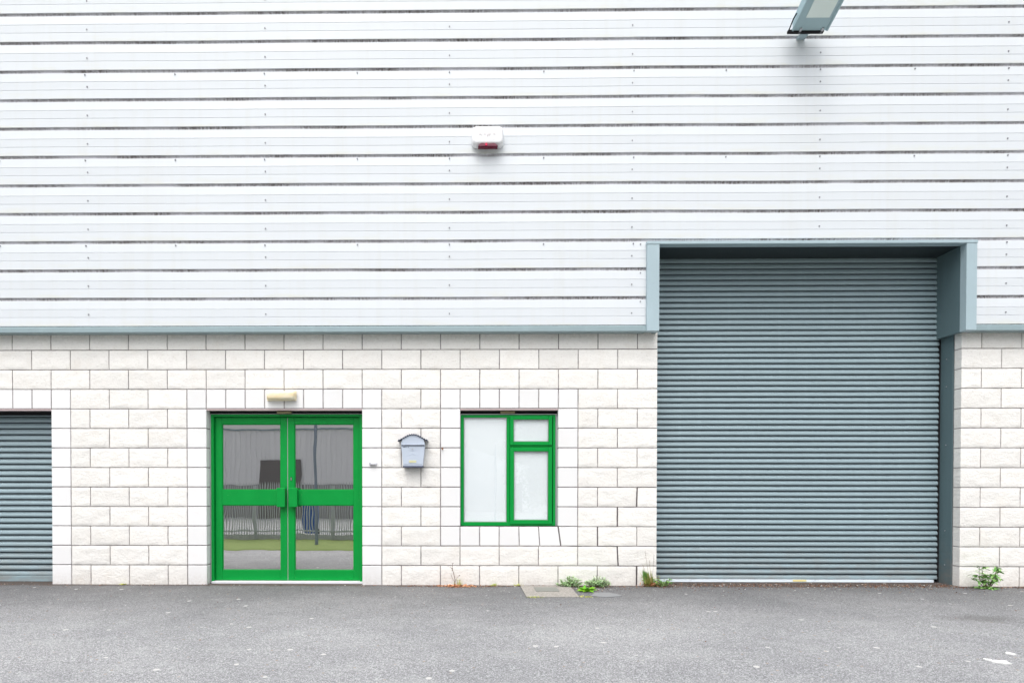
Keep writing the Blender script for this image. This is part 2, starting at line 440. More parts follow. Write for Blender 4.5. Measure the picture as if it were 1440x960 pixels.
# ribbed cladding ------------------------------------------------
mb=MB(); P0=2.9346; PT=.3203; CY=-.100
def clad(x0,x1,z_from,z_to,dy=0):
    prof=[];mis=[]
    def seg(y_,z_,m=None):
        if prof and m is not None: mis.append(m)
        prof.append((y_+dy,z_))
    # one period starts at the centre of a dark groove zc
    k0=int(math.floor((z_from-P0)/PT+.5)); z=None
    pts=[]
    k=k0
    while True:
        zc=P0+k*PT
        # going upward: groove bottom edge, valley, web, crown with two creases
        cyc=[(CY,zc-.020,0),(CY+.010,zc-.013,1),(CY+.011,zc+.004,1),(CY+.000,zc+.013,1),(CY-.005,zc+.016,0),
             (CY-.004,zc+.110,0),(CY+.000,zc+.1125,2),(CY-.004,zc+.115,2),(CY-.005,zc+.2,0),(CY-.001,zc+.2025,2),(CY-.005,zc+.205,2),(CY-.002,zc+.27,0)]
        pts+=cyc; k+=1
        if zc>z_to: break
    pts=[p for p in pts if z_from-1e-6<=p[1]<=z_to+1e-6]
    if pts[0][1]>z_from: pts.insert(0,(pts[0][0],z_from,0))
    prof=[(p[0]+dy,p[1]) for p in pts]; mis=[pts[i+1][2] for i in range(len(pts)-1)]
    rp=list(reversed(prof)); rm=list(reversed(mis)); np_=len(rp); M=max(4,int((x1-x0)/.45)); o=len(mb.v)
    for i in range(M+1):
        x=x0+(x1-x0)*i/M
        for y_,z_ in rp:
            e=0 if z_<z_from+.02 else 1
            mb.v.append((x,y_+e*.003*noise.noise(Vector((x*.8,z_*.9,1))),z_+e*.0035*noise.noise(Vector((x*.55,z_*1.1,7)))))
    for i in range(M):
        for q in range(np_-1):
            a=o+i*np_+q; mb.f.append((a,a+np_,a+np_+1,a+1)); mb.m.append(rm[q]); mb.sm.append(False); mb.tone.append(.5)
ZT=8.15; LAP=6.63
ZB=2.9346
clad(XL-.1,LAP+.03,ZB,ZT); clad(LAP,6.812,ZB,ZT,-.0018); clad(6.812,10.462,3.866,ZT,-.0018); clad(10.462,XR+.1,ZB,ZT,-.0018)
mb.f=[tuple(reversed(f)) for f in mb.f] if False else mb.f
# backing behind sheets
mb.box(XL,6.80,-.055,.29,2.935,3.86,4); mb.box(10.48,XR,-.055,.29,2.935,3.86,4); mb.box(XL,XR,-.055,.29,3.87,ZT-.02,4)
# screws
for x in (-3.6,-1.55,.509,2.528,4.605,6.652,8.739,10.811,12.9,15.0):
    for k in range(0,17):
        z=P0+k*PT+.145
        if 6.8<x<10.47 and z<3.87: continue
        if z>ZT: continue
        mb.box(x-.006,x+.006,CY-.012,CY-.004,z-.006,z+.006,3)
for x in (-.5,.482,1.506,2.519,3.568,4.605,5.663,6.669,7.696,8.74,9.785,10.817,11.85):
    for k in (3,6,9,12):
        z=P0+k*PT-.040
        if 6.8<x<10.47 and z<3.87: continue
        mb.box(x-.006,x+.006,CY-.012,CY-.002,z-.006,z+.006,3)
for x in (6.75,): 
    for k in (0,1,2): mb.box(x-.005,x+.005,CY-.012,CY-.002,P0+k*PT+.27,P0+k*PT+.28,3)
mb.build('cladding',[M_clad,M_vall,M_line,M_screw,M_dark],W)

# flashing
def flashing(x0,x1):
    mb=MB(); pr=[(-.02,2.990),(-.118,2.930),(-.122,2.927),(-.124,2.876),(-.119,2.870),(-.010,2.872)]
    mb.profile_x(pr,x0,x1)
    x=x0+2.1
    mb.build('drip_flashing',M_flash,W)
flashing(XL-.1,6.812); flashing(10.462,XR+.1)

# projecting steel surround over the big shutter
mb=MB()
mb.box(6.808,10.464,-.152,-.058,3.832,3.866,b=.003)        # head fascia
mb.box(6.950,10.342,-.0575,.42,3.833,3.85)                  # soffit sheet
mb.box(6.812,6.950,-.148,-.056,2.870,3.8315,b=.003)         # left leg
mb.box(10.342,10.458,-.148,-.056,2.870,3.8315,b=.003)       # right leg
mb.build('shutter_surround',M_surr,W)
mb=MB()
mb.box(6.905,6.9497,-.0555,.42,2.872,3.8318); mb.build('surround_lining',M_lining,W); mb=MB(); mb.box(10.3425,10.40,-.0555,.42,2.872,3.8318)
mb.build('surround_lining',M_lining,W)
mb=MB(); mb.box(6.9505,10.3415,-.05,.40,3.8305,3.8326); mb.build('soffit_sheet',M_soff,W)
for k in range(6):
    pass
mb=MB()   # jamb linings lower down
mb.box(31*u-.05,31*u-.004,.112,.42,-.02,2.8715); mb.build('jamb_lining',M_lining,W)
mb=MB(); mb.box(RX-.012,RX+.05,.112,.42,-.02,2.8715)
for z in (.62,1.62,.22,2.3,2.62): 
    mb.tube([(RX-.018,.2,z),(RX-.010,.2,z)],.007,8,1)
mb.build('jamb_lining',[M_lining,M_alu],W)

# roller shutters
M_joint=mat('shaded_slat_joint',(.055,.075,.09),.6)  # shadow in the gaps between slats, put into the colour
def shutter(x0,x1,z_top,yy,pitch,base,gx=None):
    mb=MB(); z=base
    shape=[(.000,.013),(.005,-.0075),(.03,-.0105),(.14,-.0128),(.30,-.0125),(.45,-.0100),(.56,-.0060),(.585,-.0015),(.60,.0025),(.62,-.0012),(.66,-.0025),(.71,-.0015),(.735,.004),(.745,.013),(1.0,.013)]
    k=0
    while z<z_top:
        pr=[(yy+y_,z+f*pitch) for f,y_ in shape]
        j=random.uniform(-.004,.004)
        X1=x1-.012+j; M=26; ph=random.uniform(0,50)
        rp=list(reversed(pr)); np_=len(rp); V=[]
        for i in range(M+1):
            x=x0+(X1-x0)*i/M; dy=.0022*noise.noise(Vector((x*.9,z*2.2,3.1)))+.0008*noise.noise(Vector((x*3,ph,0))); dz=.0014*noise.noise(Vector((x*.7,z*.8,9)))+.0006*noise.noise(Vector((x*2,ph,5)))
            V+=[(x,y_+dy,z_+dz) for y_,z_ in rp]
        mb.add(V,[(i*np_+q,(i+1)*np_+q,(i+1)*np_+q+1,i*np_+q+1) for i in range(M) for q in range(np_-1)],0)
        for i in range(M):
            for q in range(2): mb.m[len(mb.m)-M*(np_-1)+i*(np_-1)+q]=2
        z+=pitch; k+=1
    mb.box(x0,x1+.04,yy+.022,yy+.04,base-.02,z_top+.1,1)
    # end guides
    mb.box(x1-.010,x1+.03,yy-.0,yy+.011,0,z_top,1)
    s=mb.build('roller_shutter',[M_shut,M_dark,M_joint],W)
    return s
s=shutter(6.93,10.385,3.85,.292,.0657,.036)
mb=MB(); mb.box(6.935,10.33,.268,.288,-.004,.033,b=.002); mb.box(6.935,10.32,.2605,.2675,.004,.010,0); rl=mb.build('bottom_rail',M_rail,s)
M_yel=mat('yellow_sticker',(.80,.68,.25),.6)
mb=MB(); mb.box(8.667,8.826,.2590,.2600,.0125,.032); mb.build('sticker',M_yel,s)
s2=shutter(-3.62,.02,2.06,.205,.0700,.072)
mb=MB(); mb.box(-3.61,.012,.186,.204,.004,.070,b=.004); mb.box(-3.6,.01,.180,.1855,.004,.012); mb.build('bottom_rail',M_shut,s2)
# rolled up curtain casing of the left one
mb=MB(); mb.box(-3.59,-.005,.12,.20,1.972,2.007); mb.build('shutter_casing',M_dark,W)

# concrete sill of the big doorway
mb=MB(); mb.box(31*u-.02,RX+.02,.14,.6,-.03,-.006); mb.build('doorway_sill',M_conc,W)

# double door ---------------------------------------------------
DX0,DX1=8*u,16*u
mb=MB()
mb.box(DX0+.014,DX0+.046,.088,.165,.004,1.972,b=.002); mb.box(DX1-.046,DX1-.010,.088,.165,.004,1.972,b=.002)
mb.box(DX0+.0465,DX1-.0465,.088,.165,1.945,1.972,b=.002)
mb.box(DX0+.004,DX0+.0135,.092,.16,.004,1.972,1); mb.box(DX1-.0095,DX1-.003,.092,.16,.004,1.972,1)
mb.box(DX0+.006,DX1-.006,.084,.16,1.974,1.979,1)
mb.box(DX0+.004,DX1-.003,.108,.16,1.980,2.0075,2)
frame=mb.build('door_frame',[M_green,M_seal,M_dark],W)
mb=MB(); mb.box(DX0+.02,DX1-.012,.070,.20,-.002,.026,b=.004); mb.build('threshold',M_sill,W)
def leaf(x0,x1,g,side):
    z0,z1=.030,1.942; yf=.128; yb=.17
    gx0,gx1=g
    mb=MB()
    mb.box(x0,gx0,yf,yb,z0,z1,b=.003); mb.box(gx1,x1,yf,yb,z0,z1,b=.003)
    mb.box(gx0+.0005,gx1-.0005,yf+.0006,yb-.001,1.861,z1-.0005,b=.002)
    mb.box(gx0+.0005,gx1-.0005,yf+.0006,yb-.001,z0+.0005,.150,b=.002)
    mb.box(gx0+.0005,gx1-.0005,yf+.0006,yb-.001,.913,1.093,b=.002)
    L=mb.build('door_leaf',[M_green,M_gasket],W)
    for (a,b) in ((.150,.913),(1.093,1.861)):
        q=MB(); q.box(gx0+.001,gx1-.001,.146,.152,a+.001,b-.001); q.build('glass_pane',M_dglass,L)
        q=MB()
        for (xa,xb,za,zb) in ((gx0+.0005,gx0+.007,a+.0005,b-.0005),(gx1-.007,gx1-.0005,a+.0005,b-.0005),(gx0+.0075,gx1-.0075,a+.0005,a+.007),(gx0+.0075,gx1-.0075,b-.007,b-.0005)):
            q.box(xa,xb,.138,.1455,za,zb)
        q.build('glazing_bead',M_green,L)
    h=MB()
    if side<0: xa,xb=2.590,2.688
    else: xa,xb=2.729,2.829
    h.box(xa,xb,.062,.074,.893,1.117,b=.004)
    e0,e1=(xa,xa+.014) if side<0 else (xb-.014,xb)
    h.box(xa+.001 if side<0 else xa+.012,(xa+.03) if side<0 else xa+.04,.0745,.1275,.90,1.11)
    h.box(xb-.016,xb-.003,.0745,.1275,.90,1.11)
    h.build('pull_handle',M_green,L)
    return L
leaf(1.848,2.696,(1.928,2.618),-1)
R_=leaf(2.704,3.555,(2.782,3.476),1)
mb=MB(); mb.box(2.6965,2.7035,.134,.168,.03,1.941); mb.build('meeting_seal',M_seal,W)
mb=MB(); c0=(2.744,1.222)
mb.prism_y([(c0[0]+.009*math.cos(a)*1.0,c0[1]+.024*math.sin(a)) for a in [i*math.pi/8 for i in range(16)]],.123,.1275)
mb.prism_y([(c0[0]-.004,c0[1]-.016),(c0[0]+.004,c0[1]-.016),(c0[0]+.003,c0[1]+.013),(c0[0]-.003,c0[1]+.013)],.119,.1225,1)
mb.build('lock',[M_gasket,M_alu],R_)

# window ---------------------------------------------------------
WX0,WX1=21*u,26*u; zb0,zb1=3*u,1.972
mb=MB(); y0,y1=.058,.11
fx0,fx1=WX0+.006,WX1-.024; mx0,mx1=5.263,5.298
mb.box(fx0,4.767,y0,y1,zb0+.004,1.961,b=.003)
mb.box(fx1-.030,fx1,y0,y1,zb0+.004,1.961,b=.003)
mb.box(4.7675,fx1-.0305,y0+.0005,y1-.001,1.929,1.9605,b=.003)
mb.box(4.7675,fx1-.0305,y0+.0005,y1-.001,zb0+.0045,.722,b=.003)
mb.box(mx0,mx1,y0+.001,y1-.002,.7225,1.9285,b=.002)
mb.box(mx1+.0005,fx1-.031,y0+.001,y1-.002,1.588,1.606,b=.002)
mb.box(WX0+.0005,WX0+.0055,.062,.10,zb0+.003,1.961,1); mb.box(fx1+.0005,WX1-.0005,.075,.105,zb0+.003,1.961,1)
mb.box(WX0+.002,WX1-.002,.050,.1,1.963,1.969,1)
mb.box(WX0+.002,WX1-.002,.085,.12,1.970,2.0075,2)
win=mb.build('window_frame',[M_green,M_alu,M_dark],W)
def sash(x0,x1,z0,z1,w,name='window_sash'):
    q=MB(); ya,yb=.044,.086
    q.box(x0,x0+w,ya,yb,z0,z1,b=.003); q.box(x1-w,x1,ya,yb,z0,z1,b=.003)
    q.box(x0+w+.0004,x1-w-.0004,ya+.0005,yb-.0005,z0,z0+w,b=.003); q.box(x0+w+.0004,x1-w-.0004,ya+.0005,yb-.0005,z1-w,z1,b=.003)
    q.build(name,M_green,win)
sash(5.3005,5.787,1.609,1.948,.042); sash(5.3005,5.787,.700,1.585,.046)
def pane(x0,x1,z0,z1,yy):
    q=MB(); q.box(x0,x1,yy,yy+.006,z0,z1); q.build('glass_pane',M_wglass,win)
    q=MB(); q.box(x0+.0005,x1-.0005,yy+.009,yy+.012,z0+.0005,z1-.0005); q.build('blind_panel',M_blind,win)
    q=MB()
    for (a,b,c_,d) in ((x0,x0+.006,z0,z1),(x1-.006,x1,z0,z1),(x0+.0065,x1-.0065,z0,z0+.006),(x0+.0065,x1-.0065,z1-.006,z1)): q.box(a,b,yy-.008,yy-.001,c_,d)
    q.build('glazing_bead',M_alu,win)
pane(4.7675,5.2625,.7225,1.9285,.078); pane(5.343,5.744,1.652,1.905,.068); pane(5.347,5.740,.747,1.538,.068)
mb=MB(); mb.box(WX0+.01,WX1-.01,.1215,.1255,zb0+.004,2.0); mb.build('window_back_board',M_dark,win)

# body of the building: side walls, rear, roof
M_body=mat('grey_side_sheet',(.45,.48,.50),.6)
mb=MB()
mb.box(XL,XL+.2,.305,18,-.1,8.0); mb.box(XR-.2,XR,.305,18,-.1,8.0); mb.box(XL+.2,XR-.2,17.8,18,-.1,8.0)
mb.build('side_wall',M_body,W)
mb=MB(); cx=(XL+XR)/2
mb.prism_y([(XL-.3,8.16),(XR+.3,8.16),(XR+.3,8.26),(cx,9.6),(XL-.3,8.26)],-.16,18.2); mb.build('roof',M_flash,W)
M_int=mat('interior_partition',(.05,.05,.055),.9)
mb=MB(); mb.box(.5,6.5,2.6,2.65,0,3.0); mb.build('interior_partition',M_int,W)
# ------------------------------------------------------------------ fittings on the wall
M_lens=mat('yellowed_light_cover',(.80,.70,.43),.4); t=NT(M_lens)
t.col(t.mix(t.mr(t.noise(14,4,.6,vec=t.vec((.5,1,1))),.35,.65),(.80,.66,.40),(.82,.78,.62)))
L=empty('bulkhead_light',(2.678,0,2.17),'cream oblong bulkhead light with yellowed cover on the wall above the green double door','wall light')
mb=MB(); mb.box(2.508,2.848,-.020,-.009,2.112,2.226,b=.005); mb.box(2.838,2.850,-.03,-.010,2.180,2.192); mb.build('back_plate',M_lens,L)
def rounded(mb,x0,x1,z0,z1,y0,y1,r,n=5,bulge=.25,mi=0):
    # rounded rect loops going from y1 (wall) to y0 (front), closing inward
    loops=[]
    def loop(ins,y_):
        pts=[]; rr=max(r-ins*.3,.002)
        for (cx,cz,a0) in ((x1-ins-rr,z1-ins-rr,0),(x0+ins+rr,z1-ins-rr,90),(x0+ins+rr,z0+ins+rr,180),(x1-ins-rr,z0+ins+rr,270)):
            for k in range(n+1):
                a=math.radians(a0+90*k/n); pts.append((cx+rr*math.cos(a),y_,cz+rr*math.sin(a)))
        return pts
    D=y1-y0; h=min(x1-x0,z1-z0)*bulge
    seq=[(0,y1),(0,y1-D*.45)]
    for k in range(1,6):
        a=k/5*math.pi/2; seq.append((h*(1-math.cos(a)),y1-D*.45-D*.55*math.sin(a)))
    for ins,yy in seq: loops.append(loop(ins,yy))
    m=len(loops[0]); vs=[p for lp in loops for p in lp]
    fs=[(j*m+i,j*m+(i+1)%m,(j+1)*m+(i+1)%m,(j+1)*m+i) for j in range(len(loops)-1) for i in range(m)]
    o=len(vs); vs.append(((x0+x1)/2,y0-.0005,(z0+z1)/2))
    fs+=[((len(loops)-1)*m+i,(len(loops)-1)*m+(i+1)%m,o) for i in range(m)]
    mb.add(vs,[tuple(f) for f in fs],mi,True)
mb=MB(); rounded(mb,2.516,2.842,2.118,2.220,-.085,-.020,.030,bulge=.3); mb.build('light_cover',M_lens,L)

# letterbox
M_lb=steel('blue_grey_letterbox_paint',(.49,.55,.64),.4,.06,False); M_lbd=mat('letterbox_dark_edge',(.07,.08,.13),.6)
M_plate=mat('yellow_name_plate',(.62,.60,.36),.5)
B=empty('letterbox',(4.19,0,1.35),'pale blue grey metal letterbox with scalloped arched roof between door and window','letterbox')
mb=MB(); zc=0
mb.prism_y([(4.083,1.366),(4.303,1.366),(4.328,1.600),(4.058,1.600)],-.098,-.008)
mb.build('box_body',M_lb,B)
mb=MB(); mb.prism_y([(4.080,1.350),(4.306,1.350),(4.308,1.3655),(4.078,1.3655)],-.102,-.008); mb.build('base_tray',M_lbd,B)
def arch(hw,rise,zb,n=22):
    R=(hw*hw+rise*rise)/(2*rise); out=[]
    for i in range(n+1):
        x=-hw+2*hw*i/n; out.append((4.192+x,zb+math.sqrt(R*R-x*x)-(R-rise)))
    return out
ap=[(4.192+x,1.6435+.072*((1+math.cos(math.pi*abs(x)/.185))/2)**.8) for x in [-.132+.264*i/22 for i in range(23)]]
mb=MB(); mb.prism_y([(4.062,1.6005),(4.326,1.6005),(4.325,1.628)]+list(reversed(ap))[1:-1]+[(4.060,1.628)],-.103,-.008); mb.build('gable_front',M_lb,B)
mb=MB(); mb.box(4.066,4.320,-.112,-.1035,1.601,1.612,b=.002); mb.box(4.060,4.326,-.105,-.099,1.593,1.5995,1); mb.build('flap',[M_lb,M_lbd],B)
# scalloped roof sheet: sinusoid along the arch, overhanging
def roofpt(s):
    x=-.170+.340*s; a=abs(x)
    return x,1.648+.072*((1+math.cos(math.pi*min(1,a/.185)))/2)**.8
N=160; sc=[]
for i in range(N+1):
    s=i/N; x,z=roofpt(s); sc.append((4.192+x,z+.0055+.0052*math.cos(s*2*math.pi*14+math.pi)))
mb=MB(); vs=[]
for (x,z) in sc: vs+=[(x,-.116,z),(x,-.004,z),(x,-.116,z-.008),(x,-.004,z-.008)]
fs=[]
for i in range(N):
    a=4*i;b=a+4; fs+=[(a,b,b+1,a+1),(a+2,a+3,b+3,b+2),(a,a+2,b+2,b)]
mb.add(vs,fs,0,True); mb.build('scalloped_roof',M_lbd,B)
mb=MB(); mb.box(4.149,4.231,-.1015,-.0985,1.402,1.428,b=.001)
mb.build('name_plate',M_plate,B)
mb=MB(); mb.tube([(4.187,-.104,1.557),(4.187,-.098,1.557)],.0085,10); mb.build('lock',M_alu,B)
mb=MB()
for (cx,cz,R,a0,a1) in ((4.187,1.575,.055,215,325),(4.187,1.455,.060,30,150)):
    pts=[(cx+R*math.cos(math.radians(a)),-.0985,cz+R*.75*math.sin(math.radians(a))) for a in range(a0,a1+1,10)]
    mb.tube(pts,.0018,6)
for x in (4.083,4.096,4.103,4.121,4.140): mb.box(x,x+.005,-.0992,-.0975,1.573,1.585,1)
mb.box(4.088,4.094,-.0992,-.0975,1.5782,1.5808,1)
mb.box(4.091,4.296,-.0995,-.0975,1.380,1.383,1)
mb.build('embossed_marks',[M_lb,M_lbd],B)

# white wedge-shaped sign plate beside the door
M_white=mat('white_plastic',(.78,.79,.83),.35)
D_=empty('door_buzzer',(3.72,0,1.40),'small white wedge shaped bell unit on smooth blocks just right of the green door','door bell')
mb=MB(); mb.prism_y([(3.684,1.387),(3.768,1.387),(3.768,1.413),(3.684,1.413)],-.030,-.006); mb.build('housing',M_white,D_)
mb=MB(); mb.box(3.686,3.766,-.027,-.007,1.378,1.3865); mb.build('shadow_skirt',mat('skirt_shadow_grey',(.30,.28,.30),.6),D_)  # grey strip standing in for the shadow below the bell unit
mb=MB(); mb.tube([(3.694,-.036,1.402),(3.694,-.0302,1.402)],.005,8); mb.build('button',M_gasket,D_)

M_rust=mat('rusty_fixing',(.32,.13,.05),.9)
mb=MB(); mb.prism_y([(4.520,1.556),(4.527,1.552),(4.531,1.570),(4.515,1.573),(4.512,1.568)],-.022,.012); tag(mb.build('wall_bracket',M_rust),'tiny rusty metal stub in the wall between letterbox and window','bracket')
# conduit dot under nothing
# alarm bell box
A=empty('alarm_box',(5.035,-.1,4.88),'white rounded alarm bell box with red strobe lens high on the ribbed cladding','alarm box')
M_alarm=mat('white_alarm_plastic',(.86,.86,.87),.3)
mb=MB(); rounded(mb,4.857,5.207,4.922,5.130,-.200,-.108,.045,bulge=.13)
for (x,w) in ((4.968,.004),(5.024,.006),(5.034,.003),(5.050,.004)): mb.box(x,x+w,-.2075,-.203,5.010,5.022,1)
for k in range(4): mb.box(4.93+k*.052,4.965+k*.052,-.2068,-.203,5.030,5.0325,1)
mb.build('alarm_cover',[M_alarm,mat('faint_print',(.62,.55,.55),.5)],A)
M_red=mat('red_strobe_lens',(.13,.0,.022),.15,spec=.6)
mb=MB()
mb.prism_y([(4.925,4.900),(5.143,4.900),(5.118,4.926),(5.100,4.931),(5.035,4.923),(4.970,4.931),(4.950,4.926)],-.203,-.135); mb.build('strobe_lens',M_red,A)
mb=MB(); mb.tube([(5.016,-.206,4.901),(5.016,-.206,4.924)],.012,10); mb.build('strobe_lamp',mat('red_lamp_core',(.75,.01,.08),.2),A)

# flood light
Fl=empty('flood_light',(8.55,-.11,6.15),'grey outdoor flood light with square glass, tilted out from the top of the cladding','flood light')
M_fl=steel('floodlight_casting',(.36,.50,.54),.45,.1,False)
M_flg=mat('floodlight_glass',(.74,.84,.80),.12,spec=.7)
ang=math.radians(20)
def FP(x,d,h): # local frame: d outward along the tilted body, h up normal
    return (x,-.235-d*math.cos(ang)+h*math.sin(ang)*-1*-1, 6.112+d*math.sin(ang)+h*math.cos(ang))
def fbox(mb,x0,x1,d0,d1,h0,h1,mi=0,tp=0):
    vs=[FP(x0,d0,h0),FP(x1,d0,h0),FP(x1-tp,d1,h0),FP(x0+tp,d1,h0),FP(x0,d0,h1),FP(x1,d0,h1),FP(x1-tp,d1,h1),FP(x0+tp,d1,h1)]
    mb.add(vs,[(0,1,2,3),(4,7,6,5),(0,4,5,1),(1,5,6,2),(2,6,7,3),(3,7,4,0)],mi)
mb=MB(); fbox(mb,8.352,8.742,0,.37,0,.012); fbox(mb,8.365,8.729,.015,.35,.0125,.11); 
for k in range(9): fbox(mb,8.37+k*.043,8.378+k*.043,.03,.34,.1105,.135)
fbox(mb,8.352,8.372,.0,.37,-.008,-.0005); fbox(mb,8.722,8.742,.0,.37,-.008,-.0005)
mb.build('lamp_housing',M_fl,Fl)
mb=MB(); fbox(mb,8.435,8.685,.135,.325,-.006,-.001); mb.build('lamp_glass',M_flg,Fl)
for x in (8.43,8.665):
    mb=MB(); fbox(mb,x,x+.022,-.02,.03,-.012,.03); mb.build('clip',M_alu,Fl)
mb=MB(); mb.box(8.315,8.700,-.236,-.205,6.095,6.122); mb.tube([(8.322,-.22,6.11),(8.335,-.30,6.19),(8.350,-.34,6.22)],.007,6)
mb.build('bracket',M_dark,Fl)

mb=MB(); mb.box(8.47,8.56,-.2045,-.105,6.10,6.125,b=.004); mb.build('wall_arm',M_surr,Fl)
# ------------------------------------------------------------------ things on the ground
def slab(name,pts,z0,z1,m):
    mb=MB(); n=len(pts); vs=[(x,y_,z1) for x,y_ in pts]+[(x,y_,z0) for x,y_ in pts]
    mb.add(vs,[tuple(range(n))]+[(i,i+n,(i+1)%n+n,(i+1)%n) for i in range(n)]); return mb
C=empty('inspection_cover',(5.69,-.42,0),'concrete inspection cover with dark inset panel set in the asphalt below the window','manhole cover')
mb=slab('c',[(5.416,-.772),(5.956,-.764),(5.972,-.075),(5.412,-.080)],-.03,.008,None)
mb.build('concrete_surround',M_conc,C)
mb=slab('c',[(5.55,-.46),(5.80,-.45),(5.80,-.20),(5.55,-.20)],-.0,.0125,None); mb.build('inset_panel',M_iron,C)
mb=slab('c',[(6.08,-.72),(6.22,-.78),(6.40,-.73),(6.38,-.60),(6.30,-.52),(6.16,-.53)],-.02,.010,None)
tag(mb.build('asphalt_patch',M_patch),'pale grey broken repair patch in the asphalt in front of the green weeds','patch')
def splash(cx,cy,rx,ry,seed):
    rnd=random.Random(seed); pts=[]
    for i in range(14):
        a=2*math.pi*i/14; k=rnd.uniform(.7,1.2); pts.append((cx+rx*k*math.cos(a),cy+ry*k*math.sin(a)))
    return slab('s',pts,gz(cx,cy)-.003,gz(cx,cy)+.006,None)
for (cx,cy,rx,ry,sd,lb) in ((8.268,-3.030,.052,.042,1,'long white paint mark, largest of the spots at lower right of the asphalt'),(8.222,-2.985,.020,.028,2,'small round white paint spot just left of the long white mark'),(8.50,-2.83,.028,.030,3,'small white paint spot nearest the wall of the three at lower right')):
    tag(splash(cx,cy,rx,ry,sd).build('paint_spot',M_paint),lb,'paint spot','white spots on the asphalt')

# litter: stones, husks and leaf scraps gathered at the wall foot
M_lit=mat('leaf_scraps',(.20,.09,.05),.9); t=NT(M_lit)
t.col(t.ramp(t.attr('tone'),[(0,(.16,.065,.04)),(.45,(.27,.13,.08)),(.7,(.36,.24,.15)),(.9,(.5,.47,.42)),(1,(.62,.61,.58))]))
mb=MB(); rnd=random.Random(5)
def scrap(x,y_,sz):
    mb.t=rnd.random(); a=rnd.uniform(0,6.28); c_,s_=math.cos(a)*sz,math.sin(a)*sz; z=gz(x,y_)+.003; h=rnd.uniform(.2,.6)*sz
    mb.add([(x-c_,y_-s_,z),(x+s_*.5,y_-c_*.5,z+.001),(x+c_,y_+s_,z+h*.4),(x-s_*.5,y_+c_*.5,z+h),(x,y_,z-.003)],[(0,1,2,3),(0,4,1),(1,4,2),(2,4,3),(3,4,0)])
for i in range(2600):
    r=rnd.random()
    if r<.50: x=rnd.uniform(6.95,10.4); y_=rnd.gauss(.03,.07) if rnd.random()<.7 else -abs(rnd.gauss(0,.18))
    elif r<.72: x=rnd.gauss(4.75,.35); y_=-.02-abs(rnd.gauss(0,.07))
    elif r<.82: x=rnd.gauss(6.15,.25); y_=-.05-abs(rnd.gauss(0,.15))
    elif r<.90: x=rnd.uniform(10.3,11.6); y_=-.03-abs(rnd.gauss(0,.08))
    else: x=rnd.uniform(-1,11.5); y_=-.01-abs(rnd.gauss(0,.05))
    if y_>.22: continue
    if y_>-.01 and not (6.99<x<10.38): y_=-.015-rnd.random()*.05
    scrap(x,y_,rnd.uniform(.004,.013))
for i in range(160): scrap(rnd.uniform(-1,11),-abs(rnd.gauss(.3,1.4)),rnd.uniform(.004,.010))
tag(mb.build('leaf_litter',M_lit),'reddish brown leaf scraps and grit gathered along the wall foot and shutter','litter',kind='stuff')

# ------------------------------------------------------------------ weeds
def leafmat(name,a,b):
    m=mat(name,a,.6,spec=.3); t=NT(m); t.col(t.mix(t.attr('tone'),a,b))
    m.node_tree.nodes['Principled BSDF'].inputs['Transmission Weight'].default_value=0; return m
M_gl=leafmat('bright_weed_leaf',(.10,.34,.015),(.26,.56,.03)); M_gg=leafmat('grey_green_leaf',(.27,.46,.20),(.50,.68,.36))
M_gd=leafmat('dark_weed_leaf',(.09,.26,.05),(.32,.54,.17)); M_yl=leafmat('yellow_green_leaf',(.28,.36,.05),(.60,.58,.16))
M_br=leafmat('rusty_dead_leaf',(.34,.13,.06),(.68,.36,.19)); M_st=leafmat('dry_stem',(.10,.05,.035),(.24,.15,.10))
M_ol=leafmat('olive_leaf',(.20,.34,.06),(.60,.50,.18))
def blade(mb,p,d,ln,w,droop=.4,rnd=random,fold=.15,mi=0):
    mb.t=rnd.random(); p=Vector(p); d=Vector(d).normalized(); side=d.cross(Vector((0,0,1)))
    if side.length<.05: side=Vector((1,0,0))
    side.normalize(); side=(Matrix.Rotation(rnd.uniform(-.6,.6),3,d)@side); nrm=side.cross(d)
    L_=[];Cc=[];R2=[]
    n=4
    for i in range(n+1):
        s=i/n; q=p+d*ln*s-Vector((0,0,1))*droop*ln*s*s
        wi=w*math.sin(math.pi*(.12+.88*s))**.8 if s<1 else 0
        L_.append(q-side*wi/2+nrm*fold*wi); Cc.append(q); R2.append(q+side*wi/2+nrm*fold*wi)
    vs=L_+Cc+R2; m=n+1
    fs=[(i,i+1,m+i+1,m+i) for i in range(n)]+[(m+i,m+i+1,2*m+i+1,2*m+i) for i in range(n)]
    mb.add(vs,fs,mi,True)
def rv(rnd,zmin=.2,zmax=1.5): 
    a=rnd.uniform(0,6.283); return Vector((math.cos(a),math.sin(a)*.8-.15,rnd.uniform(zmin,zmax)))
def stemmy(mb,base,n,h,spread,leaf_ln,leaf_w,rnd,stems=None,per=9,zmin=.9):
    for i in range(n):
        d=rv(rnd,zmin,2.2).normalized(); b=Vector(base)+Vector((rnd.uniform(-.3,.3)*spread,rnd.uniform(-.25,.05)*spread,0)); hh=h*rnd.uniform(.5,1)
        tip=b+Vector((d.x*spread,d.y*spread*.5,hh))
        pts=[b.lerp(tip,k/5)+Vector((0,0,-.02*math.sin(k)))*.3 for k in range(6)]
        stems.t=rnd.random(); stems.tube(pts,[.0025*(1-.12*k) for k in range(6)],5)
        for k in range(per):
            s=rnd.uniform(.15,1); q=b.lerp(tip,s)
            blade(mb,q,rv(rnd,-.1,1.0),leaf_ln*rnd.uniform(.6,1.2),leaf_w,.4,rnd)
